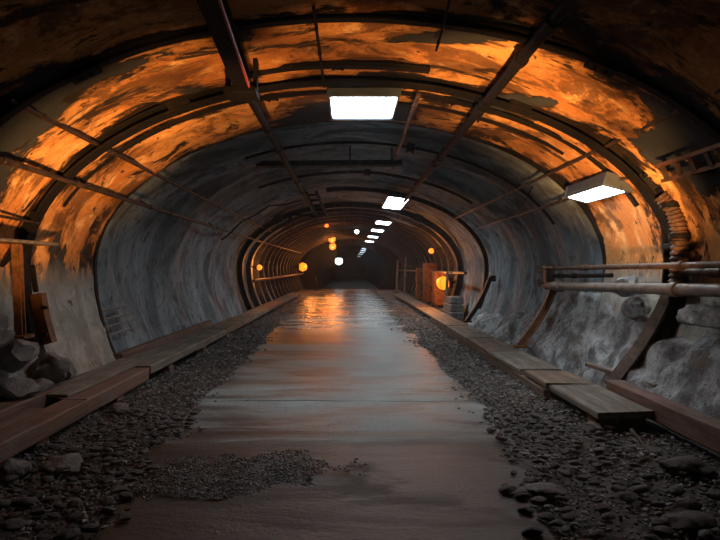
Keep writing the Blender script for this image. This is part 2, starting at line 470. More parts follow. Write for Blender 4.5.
# ------------------------------------------------------------------ rubble banks
def bank(side, y0, y1, top, toe, label, seed, amp=.11):
    bm = bmesh.new(); rows = []
    ny = int((y1 - y0) / .06); ns = 34
    for i in range(ny + 1):
        y = y0 + (y1 - y0) * i / ny; zt = top(y); row = []
        for k in range(ns + 1):
            t = k / ns
            x = toe + (wall_x(zt) + .10 - toe) * (t ** 1.35); z = -.05 + (zt + .05) * (t ** 1.05)
            nv = Vector((-.75, 0, .65))
            d = amp * fr(Vector((x * 1.6 + seed, y * 1.5, z * 1.6)), 5) + .05 * abs(noise.noise(Vector((y * 3.1, z * 4.2, seed)))) - .02
            vo = noise.voronoi(Vector((x * 2.2, y * 1.7, z * 2.2 + seed)))[0]
            d += .22 * (vo[1] - vo[0]) * .5
            d *= min(1, 6 * t + .1)
            row.append(bm.verts.new((side * (x + nv.x * d), y, z + nv.z * d)))
        rows.append(row)
    for i in range(ny):
        for k in range(ns): bm.faces.new((rows[i][k], rows[i][k + 1], rows[i + 1][k + 1], rows[i + 1][k]))
    return tag(mesh('rubble_bank', bm, M['bank'], None, (side * 3.4, (y0 + y1) / 2, 0)), label, 'rubble bank', None, 'stuff')
bank(1, 2.2, 15.5, lambda y: 1.22 if y < 8.8 else max(.45, 1.22 - .17 * (y - 8.8)), 3.17, 'lumpy grey bank of cemented rubble heaped against the wall under the pipes', 3.)
bank(-1, 2.2, 6.75, lambda y: .95 - (.5 * max(0, y - 6.1)), 3.34, 'dark rubble bank heaped behind the near reddish timbers', 11.)

# ------------------------------------------------------------------ steel arches
IB = lambda w, h, t: [(-w, -h), (w, -h), (w, -h + t), (t / 2, -h + t), (t / 2, h - t), (w, h - t), (w, h), (-w, h), (-w, h - t), (-t / 2, h - t), (-t / 2, -h + t), (-w, -h + t)]
RC = lambda w, h: [(-w, -h), (w, -h), (w, h), (-w, h)]
def arc_pts(y, off, s0, s1, n=90, wob=0.):
    sc = section(400, off); m = len(sc) - 1
    P, U = [], []
    for k in range(n + 1):
        i = int(round((s0 + (s1 - s0) * k / n) * m)); p, nr, s = sc[i]
        w = wob * noise.noise(Vector((s * .9, y, 0)))
        P.append(Vector((p.x + nr.x * w, y + w, p.y + nr.y * w))); U.append(Vector((nr.x, 0, nr.y)))
    return P, U
def arch(y, off, sec, mat, label, group=None, s0=0.02, s1=.98, cuts=(.3, .7), plate=(.075, .065), foot=True, name='steel_arch', wob=.02, n=90):
    P, U = arc_pts(y, off, s0, s1, n, wob)
    t = thing(name, label, 'steel arch' if name == 'steel_arch' else 'arched bar', P[0], group)
    cs = [0.] + list(cuts) + [1.]
    for a, b in zip(cs[:-1], cs[1:]):
        i, j = int(a * n), int(b * n); bm = bmesh.new()
        sweep(bm, P[i:j + 1], sec, U[i:j + 1]); mesh('rib_segment', bm, mat, t)
    for c in cuts:
        i = int(c * n); bm = bmesh.new(); w = plate[0]
        sweep(bm, P[i - 1:i + 2], RC(w, plate[1]), U[i - 1:i + 2]); j = mesh('joint_plate', bm, mat, t)
        for q in (-1, 1):
            tg = (P[i + 1] - P[i - 1]).normalized()
            c0 = P[i] + tg * .05 * q - U[i] * plate[1]
            bm = bmesh.new(); tube(bm, [c0, c0 - U[i] * .025], .016, 6); mesh('bolt', bm, mat, j)
    if foot:
        bm = bmesh.new(); p = P[0]; box(bm, p.x - .11, p.x + .11, p.y - .11, p.y + .11, p.z - .03, p.z + .02); mesh('foot_plate', bm, mat, t)
        bm = bmesh.new(); p = P[-1]; box(bm, p.x - .11, p.x + .11, p.y - .11, p.y + .11, p.z - .03, p.z + .02); mesh('foot_plate', bm, mat, t)
    return t
arch(6.42, -.03, IB(.085, .06, .024), M['steel'], 'thick dark steel arch just in front of the large ceiling lamp', s0=.03, s1=.93, cuts=(.17, .36, .69))
arch(4.84, -.02, IB(.045, .04, .018), M['steel'], 'dark steel arch nearest the viewer, crossing the top of the picture', s0=.05, s1=.95)
arch(6.0, -.03, RC(.05, .022), M['steel'], 'flat dark strap across the crown in front of the thick arch', s0=.415, s1=.565, cuts=(.5,), plate=(.06, .03), foot=False, name='curved_strap')
arch(6.90, -.02, RC(.03, .02), M['steel'], 'slim dark curved bar just behind the thick arch', s0=.20, s1=.80, cuts=(.38, .66), plate=(.04, .03), foot=False, name='curved_bar')
arch(7.30, -.015, RC(.022, .018), M['steel'], 'slim curved bar over the crown beside the large ceiling lamp', s0=.53, s1=.72, cuts=(.5,), plate=(.03, .025), foot=False, name='curved_bar')
arch(9.7, -.03, RC(.02, .02), M['steel'], 'slim dark curved bar over the crown ahead of the pale cross bar', s0=.36, s1=.80, foot=False, cuts=(.5,), name='curved_bar')
arch(12.7, -.03, RC(.03, .03), M['fsteel'], 'slim dark curved bar over the crown next beyond the pale cross bar', s0=.34, s1=.72, foot=False, cuts=(.5,), name='curved_bar')
arch(15.6, .00, IB(.07, .06, .025), M['fsteel'], 'dark curved half arch coming down behind the end of the rubble bank', s0=.45, s1=.95, cuts=(.3, .7), foot=False)
arch(19.2, -.03, IB(.12, .10, .03), M['fsteel'], 'broad dark steel arch just beyond the skewed second ceiling lamp', s0=.02, s1=.98, plate=(.15, .13))
far = arch(21.0, .0, RC(.07, .09), M['fsteel'], 'dark steel rib among the close ribs of the far vault', 'ribs of the far vault', s0=.02, s1=.98, n=60, plate=(.09, .11))
for k in range(1, 14):
    dup(far, None, 'ribs of the far vault', (0, 1.48 * k, 0))

# ------------------------------------------------------------------ raking legs at the right wall
def leg(name, label, p0, p1, r, mat, bow=.06):
    t = thing(name, label, 'prop', p1)
    n = 14; P = lerp(p0, p1, n)
    for k, p in enumerate(P): p.x += bow * math.sin(PI * k / n)
    bm = bmesh.new(); sweep(bm, P, IB(r, r * .85, r * .35), [Vector((.8, 0, .6))] * (n + 1)); mesh('post', bm, mat, t)
    bm = bmesh.new(); box(bm, p1[0] - .10, p1[0] + .12, p1[1] - .1, p1[1] + .1, p1[2] - .03, p1[2] + .01, .004); mesh('foot_plate', bm, mat, t)
    bm = bmesh.new(); box(bm, p0[0] - .02, p0[0] + .12, p0[1] - .09, p0[1] + .09, p0[2] - .1, p0[2] + .06, .006); mesh('head_bracket', bm, mat, t)
    return t
leg('raking_prop', 'thick rusty raking prop under the ribbed hose, foot behind the flat boards', (3.70, 6.42, 1.30), (3.12, 6.55, .26), .085, M['pipe'])
leg('raking_prop', 'rust brown raking prop under the far end of the wall pipes', (3.62, 9.9, 1.28), (2.98, 9.8, .24), .07, M['rust'])
leg('raking_prop', 'slim dark raking prop standing past the end of the rubble bank', (3.66, 14.6, 1.35), (3.05, 14.6, .22), .06, M['fsteel'])

# ------------------------------------------------------------------ pipes and rods along the walls
def pipe(name, label, pts, r, mat, cat='pipe', couplings=(), hangers=(), hmat=None, hlen=.3, n=10, kr=1.35):
    pts = [Vector(p) for p in pts]
    t = thing(name, label, cat, pts[0])
    bm = bmesh.new(); tube(bm, pts, r, n); mesh('tube', bm, mat, t)
    def at(f):
        x = f * (len(pts) - 1); i = min(int(x), len(pts) - 2); return pts[i].lerp(pts[i + 1], x - i), (pts[i + 1] - pts[i]).normalized()
    for f in couplings:
        p, d = at(f); bm = bmesh.new()
        sweep(bm, [p - d * r * 2.2, p - d * r * 2.0, p + d * r * 2.0, p + d * r * 2.2], circ(r * kr, 12), scale=[.85, 1, 1, .85]); mesh('coupling', bm, mat, t)
    for f in hangers:
        p, d = at(f); bm = bmesh.new()
        out = Vector((p.x, 0, (p.z - ZC) * 2.2)).normalized()
        tube(bm, [p - out * r, p + out * hlen], max(.012, r * .45), 6)
        sweep(bm, [p - d * r * .8, p + d * r * .8], circ(r * 1.3, 10)); mesh('hanger', bm, hmat or mat, t)
    return t
pipe('overhead_beam_pipe', 'long dark pipe along the crown with a bracket, running back from the thick overhead girder', sag((-1.11, 5.7, 3.50), (-1.20, 21.5, 3.44), 14, .02), .050, M['steel'], couplings=(.2, .5, .8), hangers=(.12, .4, .7, .95), hlen=.2)
# thick girder near
t = thing('overhead_girder', 'thick black steel girder overhead with a thin red conduit along it', 'girder', (-1.2, 2.0, 3.5))
bm = bmesh.new(); sweep(bm, lerp((-.78, 1.0, 3.55), (-1.10, 5.75, 3.50), 8), IB(.075, .10, .028)); mesh('beam', bm, M['steel'], t)
bm = bmesh.new(); box(bm, -1.26, -.94, 5.55, 5.85, 3.34, 3.41, .01); box(bm, -1.26, -1.22, 5.65, 5.75, 3.4, 3.72); box(bm, -.98, -.94, 5.65, 5.75, 3.4, 3.72); mesh('bracket', bm, M['steel'], t)
bm = bmesh.new(); tube(bm, lerp((-.86, 3.4, 3.42), (-1.01, 5.7, 3.40), 6), .014, 6); tag(mesh('conduit', bm, m_flat('red_conduit', (.45, .06, .03), .5), t), 'thin red conduit')
for yb in (3.2, 4.9):
    xb = -.78 - .0674 * (yb - 1); bm = bmesh.new(); box(bm, xb - .08, xb + .08, yb - .05, yb + .05, 3.6, roof_z(xb) + .08); mesh('hanger', bm, M['steel'], t)

pipe('overhead_pipe', 'dark overhead pipe slanting beside the large ceiling lamp towards the second lamp', sag((1.56, 1.2, 3.50), (1.50, 15.5, 3.46), 18, .01), .052, M['steel'], couplings=(.22, .38, .62), hangers=(.1, .27, .36, .58, .85), hlen=.18)
pipe('overhead_conduit', 'short brown conduit on the crown just beside the large ceiling lamp', lerp((.80, 6.55, 3.62), (.82, 10.3, 3.60), 5), .030, M['pipe'], 'conduit', (.5,), (.1, .9), hlen=.14)
pipe('overhead_conduit', 'thin conduit joining the nearest arch to the flat crown strap', lerp((-.30, 4.6, 3.74), (-.30, 6.5, 3.70), 4), .014, M['steel'], 'conduit', (.5,), (.2, .8), hlen=.08)
pipe('overhead_conduit', 'thin dark conduit with a hook on the crown ahead of the nearest arch', sag((.72, 3.4, 3.70), (.80, 5.2, 3.62), 5, .03), .012, M['steel'], 'conduit', (.9,), (.3,), hlen=.1)
pipe('wall_rod', 'upper of the two long thin rods on the wall with the pale lower band', sag((-2.86, 4.7, 3.02), (-2.98, 22., 2.98), 16, .03), .028, M['rod'], 'rod', (.12, .45), (.03, .35, .7), hlen=.22)
pipe('wall_rod', 'lower and longer of the two thin rods on the wall with the pale lower band', sag((-3.24, 3.2, 2.62), (-3.30, 38., 2.62), 20, .05), .030, M['rod'], 'rod', (.06, .2, .5), (.1, .17, .3, .45, .6), hlen=.2)
pipe('wall_rod', 'long brown rod on the wall passing above the tilted wall lamp', sag((2.92, 3.2, 3.02), (2.92, 15.5, 2.98), 14, .02), .024, M['rod'], 'rod', (.2, .6), (.12, .3, .55, .8), hlen=.2)
pipe('wall_rod', 'short thin rod leading away from the far end of the tilted wall lamp', lerp((3.30, 8.5, 2.64), (3.30, 14.5, 2.62), 6), .022, M['rod'], 'rod', (.3,), (.1, .6), hlen=.2)
pipe('wall_rod', 'short thin rod above the shelf plank beside the thick arch', lerp((-3.62, 4.2, 2.17), (-3.60, 6.5, 2.12), 5), .016, M['rod'], 'rod', (), (.5,), hlen=.15)

pipe('wall_pipe', 'uppermost of the wall pipes, thin and brown, over the rubble bank', sag((3.42, 3.0, 1.66), (3.46, 10.0, 1.60), 9, .01), .036, M['pipe'], couplings=(.3, .75), hangers=(.4, .93), hlen=.2)
pipe('wall_pipe', 'middle wall pipe, short and dark, ending behind the cement lump', lerp((3.55, 7.6, 1.50), (3.56, 9.75, 1.46), 6), .032, M['steel'], couplings=(.6,), hangers=(.9,), hlen=.15)
pipe('wall_pipe', 'short brown pipe stub poking out behind the ribbed hose', lerp((3.62, 3.2, 1.56), (3.64, 6.3, 1.56), 6), .045, M['pipe'], couplings=(.75,), hangers=(.4,), hlen=.15)
pipe('wall_pipe', 'lowest and thickest wall pipe, pale, resting along the rubble bank', sag((3.36, 3.0, 1.44), (3.48, 9.8, 1.29), 12, .0), .064, M['pale'], couplings=(.25, .93), hangers=(.42, .95), hlen=.2, n=14)
# cluster of elbows where the pipes end
t = thing('pipe_manifold', 'brown valve block where the wall pipes end above the raking prop', 'valve', (3.5, 9.9, 1.3))
bm = bmesh.new(); box(bm, 3.44, 3.60, 9.82, 10.0, 1.22, 1.66, .02); mesh('body', bm, M['pipe'], t)
for z in (1.34, 1.58):
    bm = bmesh.new(); tube(bm, [(3.42, 9.9, z), (3.34, 9.9, z)], .02, 8); w = []; 
    ring = [Vector((3.34, 9.9 + .07 * math.cos(a), z + .07 * math.sin(a))) for a in [2 * PI * k / 14 for k in range(15)]]
    sweep(bm, ring, circ(.012, 6), [Vector((1, 0, 0))] * 15, caps=False); mesh('handwheel', bm, M['rust'], t)

# ribbed hose hung on the thick arch
P = [Vector(p) for p in [(3.50, 6.3, 2.42), (3.60, 6.25, 2.28), (3.645, 6.22, 2.10), (3.655, 6.2, 1.9), (3.64, 6.2, 1.65), (3.62, 6.2, 1.4), (3.62, 6.22, 1.28)]]
Q = []
for i in range(len(P) - 1):
    for k in range(20): Q.append(P[i].lerp(P[i + 1], k / 20))
t = thing('ribbed_hose', 'brown ribbed hose hanging down the thick arch behind the wall pipes', 'hose', (3.62, 6.2, 1.28))
bm = bmesh.new(); sweep(bm, Q, circ(.085, 14), [Vector((0, 1, 0))] * len(Q), scale=[1 + .13 * math.sin(i * 2 * PI / 5) for i in range(len(Q))]); mesh('hose_body', bm, M['hose'], t)
for z in (1.36, 1.95, 2.3):
    bm = bmesh.new(); c = min(Q, key=lambda q: abs(q.z - z)); sweep(bm, [c - Vector((0, 0, .03)), c + Vector((0, 0, .03))], circ(.112, 14), [Vector((0, 1, 0))] * 2); mesh('clamp', bm, M['steel'], t)
# dark upright behind the hose
t = thing('wall_post', 'dark upright post behind the ribbed hose', 'post', (3.78, 6.5, .9))
bm = bmesh.new(); sweep(bm, [Vector((3.70, 6.42, 1.05)), Vector((3.74, 6.42, 1.7)), Vector((3.70, 6.42, 2.15))], IB(.1, .09, .03), [Vector((0, 1, 0))] * 3); mesh('upright', bm, M['steel'], t)
for z in (1.35, 1.85):
    bm = bmesh.new(); box(bm, 3.62, 3.8, 6.3, 6.5, z - .03, z + .03, .01); mesh('bracket', bm, M['steel'], t)
# clamp knuckle on the arch
t = thing('arch_clamp', 'bulky dark clamp on the thick arch above the ribbed hose', 'clamp', (3.42, 6.4, 2.62))
bm = bmesh.new(); tube(bm, [(3.36, 6.42, 2.70), (3.52, 6.36, 2.46)], .095, 12); mesh('shell', bm, M['steel'], t)
for p in ((3.30, 6.30, 2.64), (3.44, 6.28, 2.46)):
    bm = bmesh.new(); tube(bm, [p, (p[0] + .22, p[1], p[2] + .10)], .03, 8); mesh('bolt', bm, M['steel'], t)

# cable ladder on the right wall
t = thing('cable_ladder', 'rusty cable ladder with rungs fixed to the wall in front of the thick arch', 'cable ladder', (3.3, 4.6, 2.6))
a0, a1, b0, b1 = Vector((3.12, 3.2, 2.64)), Vector((3.14, 5.75, 2.64)), Vector((3.22, 3.2, 2.50)), Vector((3.23, 5.8, 2.50))
for p, q in ((a0, a1), (b0, b1)):
    bm = bmesh.new(); sweep(bm, lerp(p, q, 6), RC(.012, .018)); mesh('rail', bm, M['rust'], t)
for k in range(11):
    f = .04 + .92 * k / 10; bm = bmesh.new(); sweep(bm, [a0.lerp(a1, f), b0.lerp(b1, f)], RC(.03, .012), [Vector((.86, 0, .5))] * 2); mesh('rung', bm, M['pipe'], t)
for f in (.25, .8):
    bm = bmesh.new(); p = b0.lerp(b1, f); sweep(bm, [p, p + Vector((.2, 0, .02))], RC(.03, .02)); mesh('bracket', bm, M['steel'], t)

# ------------------------------------------------------------------ lamps
def panel(name, label, c, w, l, tilt, mat, group=None, drop=.10, hang=.12, thick=.045, skirt=.05):
    """flat lamp, long side along the tunnel; tilt about Y"""
    c = Vector(c); t = thing(name, label, 'lamp', c, group); rot = Matrix.Rotation(tilt, 3, 'Y')
    def b(x0, x1, y0, y1, z0, z1, bev=.0):
        bm = bmesh.new(); box(bm, x0, x1, y0, y1, z0, z1, bev)
        bmesh.ops.rotate(bm, verts=bm.verts[:], cent=(0, 0, 0), matrix=rot); bmesh.ops.translate(bm, verts=bm.verts[:], vec=c); return bm
    bm = b(-w / 2 - .04, w / 2 + .04, -l / 2 - .04, l / 2 + .04, .0, thick, .006)
    for s in (-1, 1):
        b2 = b(s * (w / 2 + .025) - .012, s * (w / 2 + .025) + .012, -l / 2 - .04, l / 2 + .04, -skirt, .02, .004)
        me = bpy.data.meshes.new('tmp'); b2.to_mesh(me); b2.free(); bm.from_mesh(me); bpy.data.meshes.remove(me)
    mesh('housing', bm, M['white'], t)
    mesh('diffuser', b(-w / 2, w / 2, -l / 2, l / 2, -.03, .001, .004), mat, t)
    for s in (-1, 1): mesh('end_cap', b(-w / 2 - .05, w / 2 + .05, s * (l / 2 + .045) - .035, s * (l / 2 + .045) + .035, -skirt - .003, thick + .005, .01), M['white'], t)
    for s in (-1, 1): mesh('hanger', b(-.03, .03, s * l * .3 - .03, s * l * .3 + .03, thick - .01, .07 + hang, .0), M['steel'], t)
    return t
panel('ceiling_lamp', 'large square ceiling lamp glowing white just behind the thick arch', (.165, 7.16, 3.68), .78, .98, 0, M['cool'], hang=.1)
panel('ceiling_lamp', 'skewed second ceiling lamp, first of the long row', (1.30, 16.2, 3.50), .52, 2.8, .12, M['cool'], hang=.12)
ford = ['third ceiling lamp, first small one of the row running away', 'second of the small row lamps', 'third of the small row lamps', 'last row lamp before the dark portal']
p = None
for k, y in enumerate((22.8, 27.5, 33, 38.8)):
    lab = ford[k]
    if p is None: p = panel('ceiling_lamp', lab, (1.36, y, 3.47), .55, 1.7, .1, M['coolfar'], 'row of ceiling lamps')
    else: dup(p, lab, 'row of ceiling lamps', (0, y - 22.8, 0))
q = None
for k, y in enumerate((45, 49, 54, 60, 68, 80)):
    lab = 'small ceiling lamp of the unbroken line glowing inside the dark bore'
    if q is None: q = panel('ceiling_lamp', lab, (1.30, y, 3.30), .5, 1.6, .1, M['cooldim'], 'lamps inside the dark bore')
    else: dup(q, lab, 'lamps inside the dark bore', (0, y - 45, 0))
panel('wall_lamp', 'tilted strip lamp fixed to the wall beside the orange paint patch', (3.25, 7.42, 2.60), .27, 1.12, .26, M['cool'], hang=.2, thick=.13, skirt=.035)
t = [o for o in bpy.data.objects if o.name.startswith('wall_lamp')][0]
bm = bmesh.new(); tube(bm, [(3.24, 6.98, 2.68), (3.32, 6.5, 2.66)], .018, 6); mesh('feed_conduit', bm, M['pipe'], t)

def globe(name, label, c, r, mat, arm, group=None, cat='lamp', watt=0, col=(1., .30, .05), side=(0, -1, 0)):
    c = Vector(c); t = thing(name, label, cat, c, group)
    if watt:
        d = bpy.data.lights.new('lamp_glow', 'POINT'); d.energy = watt; d.color = col; d.shadow_soft_size = r * .6
        lo = bpy.data.objects.new('lamp_glow', d); COL.objects.link(lo); lo.parent = t; lo.location = Vector(side) * r * 2.2
    bm = bmesh.new(); g = bmesh.ops.create_icosphere(bm, subdivisions=2, radius=r); bmesh.ops.translate(bm, verts=bm.verts[:], vec=c); mesh('globe', bm, mat, t)
    a = Vector(arm); d = (a - c).normalized(); bm = bmesh.new(); sweep(bm, [c + d * r * .75, c + d * r * 1.3], circ(r * .9, 10), [Vector((0, 1, 0))] * 2); mesh('base', bm, M['cage'], t)
    bm = bmesh.new(); tube(bm, [c + d * r, a], r * .25, 6); mesh('bracket', bm, M['cage'], t)
    bm = bmesh.new()
    for k in range(3):
        an = PI * k / 3; ring = [c + Vector((math.cos(an) * math.cos(b), math.sin(an) * math.cos(b), math.sin(b))) * r * 1.12 for b in [2 * PI * i / 16 for i in range(17)]]
        sweep(bm, ring, circ(r * .025, 5), [Vector((math.sin(an), -math.cos(an), 0))] * 17, caps=False)
    mesh('guard', bm, M['cage'], t)
    return t
globe('bulkhead_lamp', 'orange lamp glowing on the wall beside the dark portal, opposite the cabinets', (-2.95, 35, 1.66), .27, M['amber'], (-3.6, 35, 1.7), watt=110, side=(.8, -.5, .2))
globe('bulkhead_lamp', 'large low orange lamp glowing beside the cabinets', (3.28, 19.7, 1.07), .24, M['amber'], (3.7, 19.7, 1.1), watt=110, side=(-.8, .5, .3))
globe('bulkhead_lamp', 'small orange lamp high on the wall above the cabinets', (3.2, 22, 2.27), .11, M['ember'], (3.7, 22, 2.4), watt=25, side=(-1, 0, 0))
globe('bulkhead_lamp', 'orange lamp half hidden between ribs behind the broad dark arch', (-3.52, 21.75, 1.62), .11, M['ember'], (-3.9, 21.75, 1.65), watt=45, side=(.8, .5, 0))
globe('crown_lamp', 'upper red orange lamp hanging from the far crown', (-1.22, 38, 3.55), .24, M['redlamp'], (-1.22, 38, 3.9), watt=210, side=(0, -1, -.6), col=(1., .26, .04))
globe('crown_lamp', 'lower red orange lamp hanging from the far crown', (-1.22, 39.5, 3.12), .24, M['redlamp'], (-1.22, 39.5, 3.9), watt=210, side=(0, -1, -.6), col=(1., .26, .04))
globe('crown_lamp', 'small white lamp under the far crown beside the lamp row', (.35, 29, 3.48), .11, M['coolfar'], (.35, 29, 3.85))
globe('crown_lamp', 'orange lamp lighting the far crown above the red lamps', (-1.1, 26.4, 3.60), .09, M['redlamp'], (-1.1, 26.4, 3.85), watt=35, side=(0, -2, -.5), col=(1., .26, .05))
globe('hanging_lamp', 'round white lamp hanging low inside the dark bore', (-1.15, 58, 2.32), .42, M['cooldim'], (-1.15, 58, 3.6))

# ------------------------------------------------------------------ cross bar and hanging frame in the grey vault
t = thing('cross_bar', 'straight pale bar across the crown behind the large ceiling lamp', 'bar', (-.3, 10.6, 3.5))
bm = bmesh.new(); sweep(bm, lerp((-1.75, 10.6, 3.50), (.98, 10.6, 3.53), 6), RC(.03, .022)); mesh('bar', bm, M['pale'], t)
bm = bmesh.new(); sweep(bm, lerp((-1.8, 10.75, 3.60), (1.0, 10.75, 3.62), 6), RC(.05, .05)); mesh('backing_beam', bm, M['fsteel'], t)
for x in (-1.3, 0., .8):
    bm = bmesh.new(); tube(bm, [(x, 10.6, 3.5), (x, 10.7, roof_z(x) + .15)], .018, 6); mesh('hanger', bm, M['fsteel'], t)
t = thing('hanging_ladder', 'dark ladder shaped frame hanging at the far end of the crown pipe', 'frame', (-1.2, 16, 3.3))
a0, a1, b0, b1 = Vector((-1.18, 15.0, 3.62)), Vector((-.98, 17.2, 3.18)), Vector((-.90, 15.0, 3.64)), Vector((-.72, 17.2, 3.20))
for p, q in ((a0, a1), (b0, b1)):
    bm = bmesh.new(); sweep(bm, lerp(p, q, 4), RC(.03, .03)); mesh('rail', bm, M['steel'], t)
for k in range(5):
    bm = bmesh.new(); f = .1 + .2 * k; sweep(bm, [a0.lerp(a1, f), b0.lerp(b1, f)], RC(.025, .025)); mesh('rung', bm, M['steel'], t)
bm = bmesh.new(); sweep(bm, [Vector((-1.9, 17.2, 3.05)), Vector((-1.75, 17.2, 3.25)), Vector((-1.0, 17.2, 3.18))], RC(.03, .03)); mesh('side_arm', bm, M['steel'], t)
def cable(label, pts, r=.012, mat='steel'):
    bm = bmesh.new(); P = [Vector(p) for p in pts]; Q = []
    for i in range(len(P) - 1):
        for k in range(6): Q.append(P[i].lerp(P[i + 1], k / 6) - Vector((0, 0, .04 * math.sin(PI * k / 6))))
    Q.append(P[-1]); tube(bm, Q, r, 6)
    return tag(mesh('cable', bm, M[mat], None, P[0]), label, 'cable')
cable('dark cable drooping from the hanging frame down the grey wall', [(-1.3, 15.2, 3.45), (-2.2, 15.1, 3.28), (-2.9, 15., 2.85), (-3.45, 15., 2.35)], .02)
cable('thin cable clipped to the grey wall over the second rod of the far side'.replace(' over the second rod of the far side', ' beyond the tilted wall lamp'), [(3.1, 9.5, 2.98), (3.3, 11, 2.75), (3.28, 13, 2.72)], .012)

# rebar stubs poking out of the grey wall
for k, (z, l) in enumerate(((.94, .62), (.82, .66), (.70, .70), (.58, .64))):
    bm = bmesh.new(); x = -wall_x(z) - .12 + .09
    tube(bm, sag((x, 8.42, z), (x + .03, 8.42 + l * 1.5, z + .02), 8, 0, .006), .016, 7)
    pos = ('topmost', 'second from the top', 'second from the bottom', 'lowest')[k]
    tag(mesh('rebar_stub', bm, M['pale'], None, (x, 8.42, z)), pos + ' of the four rebar stubs behind the dark rim', 'rebar', 'rebar stubs at the rim')

# ------------------------------------------------------------------ left shelf and uprights by the thick arch
t = thing('wall_shelf', 'rusty shelf plank bracketed to the wall in front of the thick arch', 'shelf', (-3.6, 5.5, 1.86))
bm = bmesh.new(); box(bm, -3.82, -3.50, 3.6, 6.66, 1.865, 1.90, .006); mesh('plank', bm, M['pipe'], t)
bm = bmesh.new(); tube(bm, lerp((-3.49, 3.6, 1.885), (-3.49, 6.68, 1.885), 6), .018, 7); mesh('front_rail', bm, M['pale'], t)
for y in (4.6, 6.1):
    bm = bmesh.new(); sweep(bm, [Vector((-3.8, y, 1.62)), Vector((-3.56, y, 1.87))], RC(.02, .02), [Vector((0, 1, 0))] * 2); mesh('bracket', bm, M['steel'], t)
t = thing('shelf_post', 'rust orange post standing under the shelf plank', 'post', (-3.6, 6.0, .85))
bm = bmesh.new(); sweep(bm, lerp((-3.56, 6.05, .85), (-3.60, 6.05, 1.86), 4), IB(.042, .04, .016), [Vector((0, 1, 0))] * 5); mesh('upright', bm, M['rust'], t)
bm = bmesh.new(); box(bm, -3.68, -3.46, 5.95, 6.15, .84, .88, .005); mesh('foot_plate', bm, M['rust'], t)
t = thing('arch_shoe', 'rust orange steel shoe around the foot of the thick arch', 'shoe', (-3.6, 6.5, .7))
bm = bmesh.new(); sweep(bm, [Vector((-3.50, 6.5, .72)), Vector((-3.58, 6.5, 1.0)), Vector((-3.63, 6.5, 1.30))], RC(.075, .06), [Vector((0, 1, 0))] * 3); mesh('sleeve', bm, M['rust'], t)
for z in (.85, 1.15):
    bm = bmesh.new(); tube(bm, [(-3.50, 6.36, z), (-3.44, 6.36, z)], .022, 6); mesh('bolt', bm, M['steel'], t)
bm = bmesh.new(); tube(bm, lerp((-3.62, 6.45, 1.34), (-3.52, 6.2, 1.62), 4), .03, 8); mesh('elbow', bm, M['steel'], t)

# ------------------------------------------------------------------ timber kerbs
def plank(name, label, x0, x1, y0, y1, z0, z1, mat, cat='timber', yaw=0., roll=0., pitch=0., bev=.012, group=None, warp=.01):
    bm = bmesh.new()
    n = max(3, int((y1 - y0) / .12)); cx, cy, cz = (x0 + x1) / 2, (y0 + y1) / 2, (z0 + z1) / 2
    w, h = (x1 - x0) / 2, (z1 - z0) / 2; b = min(bev, h * .6)
    secn = [(-w + b, -h), (w - b, -h), (w, -h + b), (w, h - b), (w - b, h), (-w + b, h), (-w, h - b), (-w, -h + b)]
    rot = Matrix.Rotation(yaw, 3, 'Z') @ Matrix.Rotation(pitch, 3, 'X') @ Matrix.Rotation(roll, 3, 'Y')
    sd = R.uniform(0, 99); rings = []
    for i in range(n + 1):
        y = (y0 - cy) + (y1 - y0) * i / n; ring = []
        for a, c in secn:
            q = Vector((a + warp * noise.noise(Vector((y * 1.2 + sd, a * 2, 0))), y + (.03 * noise.noise(Vector((a * 9, c * 9, sd))) if i in (0, n) else 0), c + warp * .6 * noise.noise(Vector((sd, y * 1.4, a * 5)))))
            ring.append(bm.verts.new(rot @ q + Vector((cx, cy, cz))))
        rings.append(ring)
    for i in range(n):
        for j in range(8): bm.faces.new((rings[i][j], rings[i][(j + 1) % 8], rings[i + 1][(j + 1) % 8], rings[i + 1][j]))
    bm.faces.new(rings[0][::-1]); bm.faces.new(rings[-1])
    return tag(mesh(name, bm, mat, None, (cx, cy, z0)), label, cat, group)
# left: edge beams, back boards, sleepers
plank('kerb_timber', 'nearest long reddish edge timber, running out of the picture', -2.93, -2.67, 2.4, 5.70, .10, .255, M['red'])
plank('kerb_timber', 'reddish edge timber butted behind the nearest one, ending at a dark joint', -3.02, -2.70, 5.74, 7.55, .09, .255, M['red'], yaw=.01)
plank('back_timber', 'raised reddish timber lying along the foot of the dark rubble bank', -3.36, -3.14, 2.4, 6.15, .16, .315, M['red'])
plank('walk_board', 'worn brown board between the nearest edge timber and the raised timber', -3.14, -2.93, 2.4, 5.5, .15, .225, M['warm'], 'board')
plank('walk_board', 'warped grey board lying across the kerb below the pale lower wall', -3.33, -2.92, 5.8, 8.1, .255, .29, M['board'], 'board', roll=.03)
plank('walk_board', 'broad pale board on the kerb just past the warped grey one', -3.30, -2.70, 7.62, 9.9, .15, .27, M['board'], 'board', yaw=-.01)
plank('kerb_timber', 'pale edge board under the rebar stubs', -3.32, -2.72, 9.96, 12.4, .12, .245, M['board'])
plank('back_timber', 'long brown rail at the foot of the grey wall under the rebar stubs', -3.50, -3.36, 8.3, 13.6, .22, .33, M['red'], yaw=-.005)
plank('kerb_timber', 'brown edge board two beyond the rebar stubs', -3.30, -2.73, 12.46, 15.4, .12, .245, M['warm'])
plank('kerb_timber', 'grey edge board leading up to the broad dark arch', -3.28, -2.74, 15.5, 18.9, .12, .24, M['board'])
plank('kerb_timber', 'brown edge board passing the broad dark arch', -3.28, -2.74, 19.0, 23.4, .12, .24, M['warm'])
plank('kerb_timber', 'far grey edge board running towards the portal orange lamp', -3.28, -2.76, 23.6, 31, .10, .24, M['board'])
sl = None
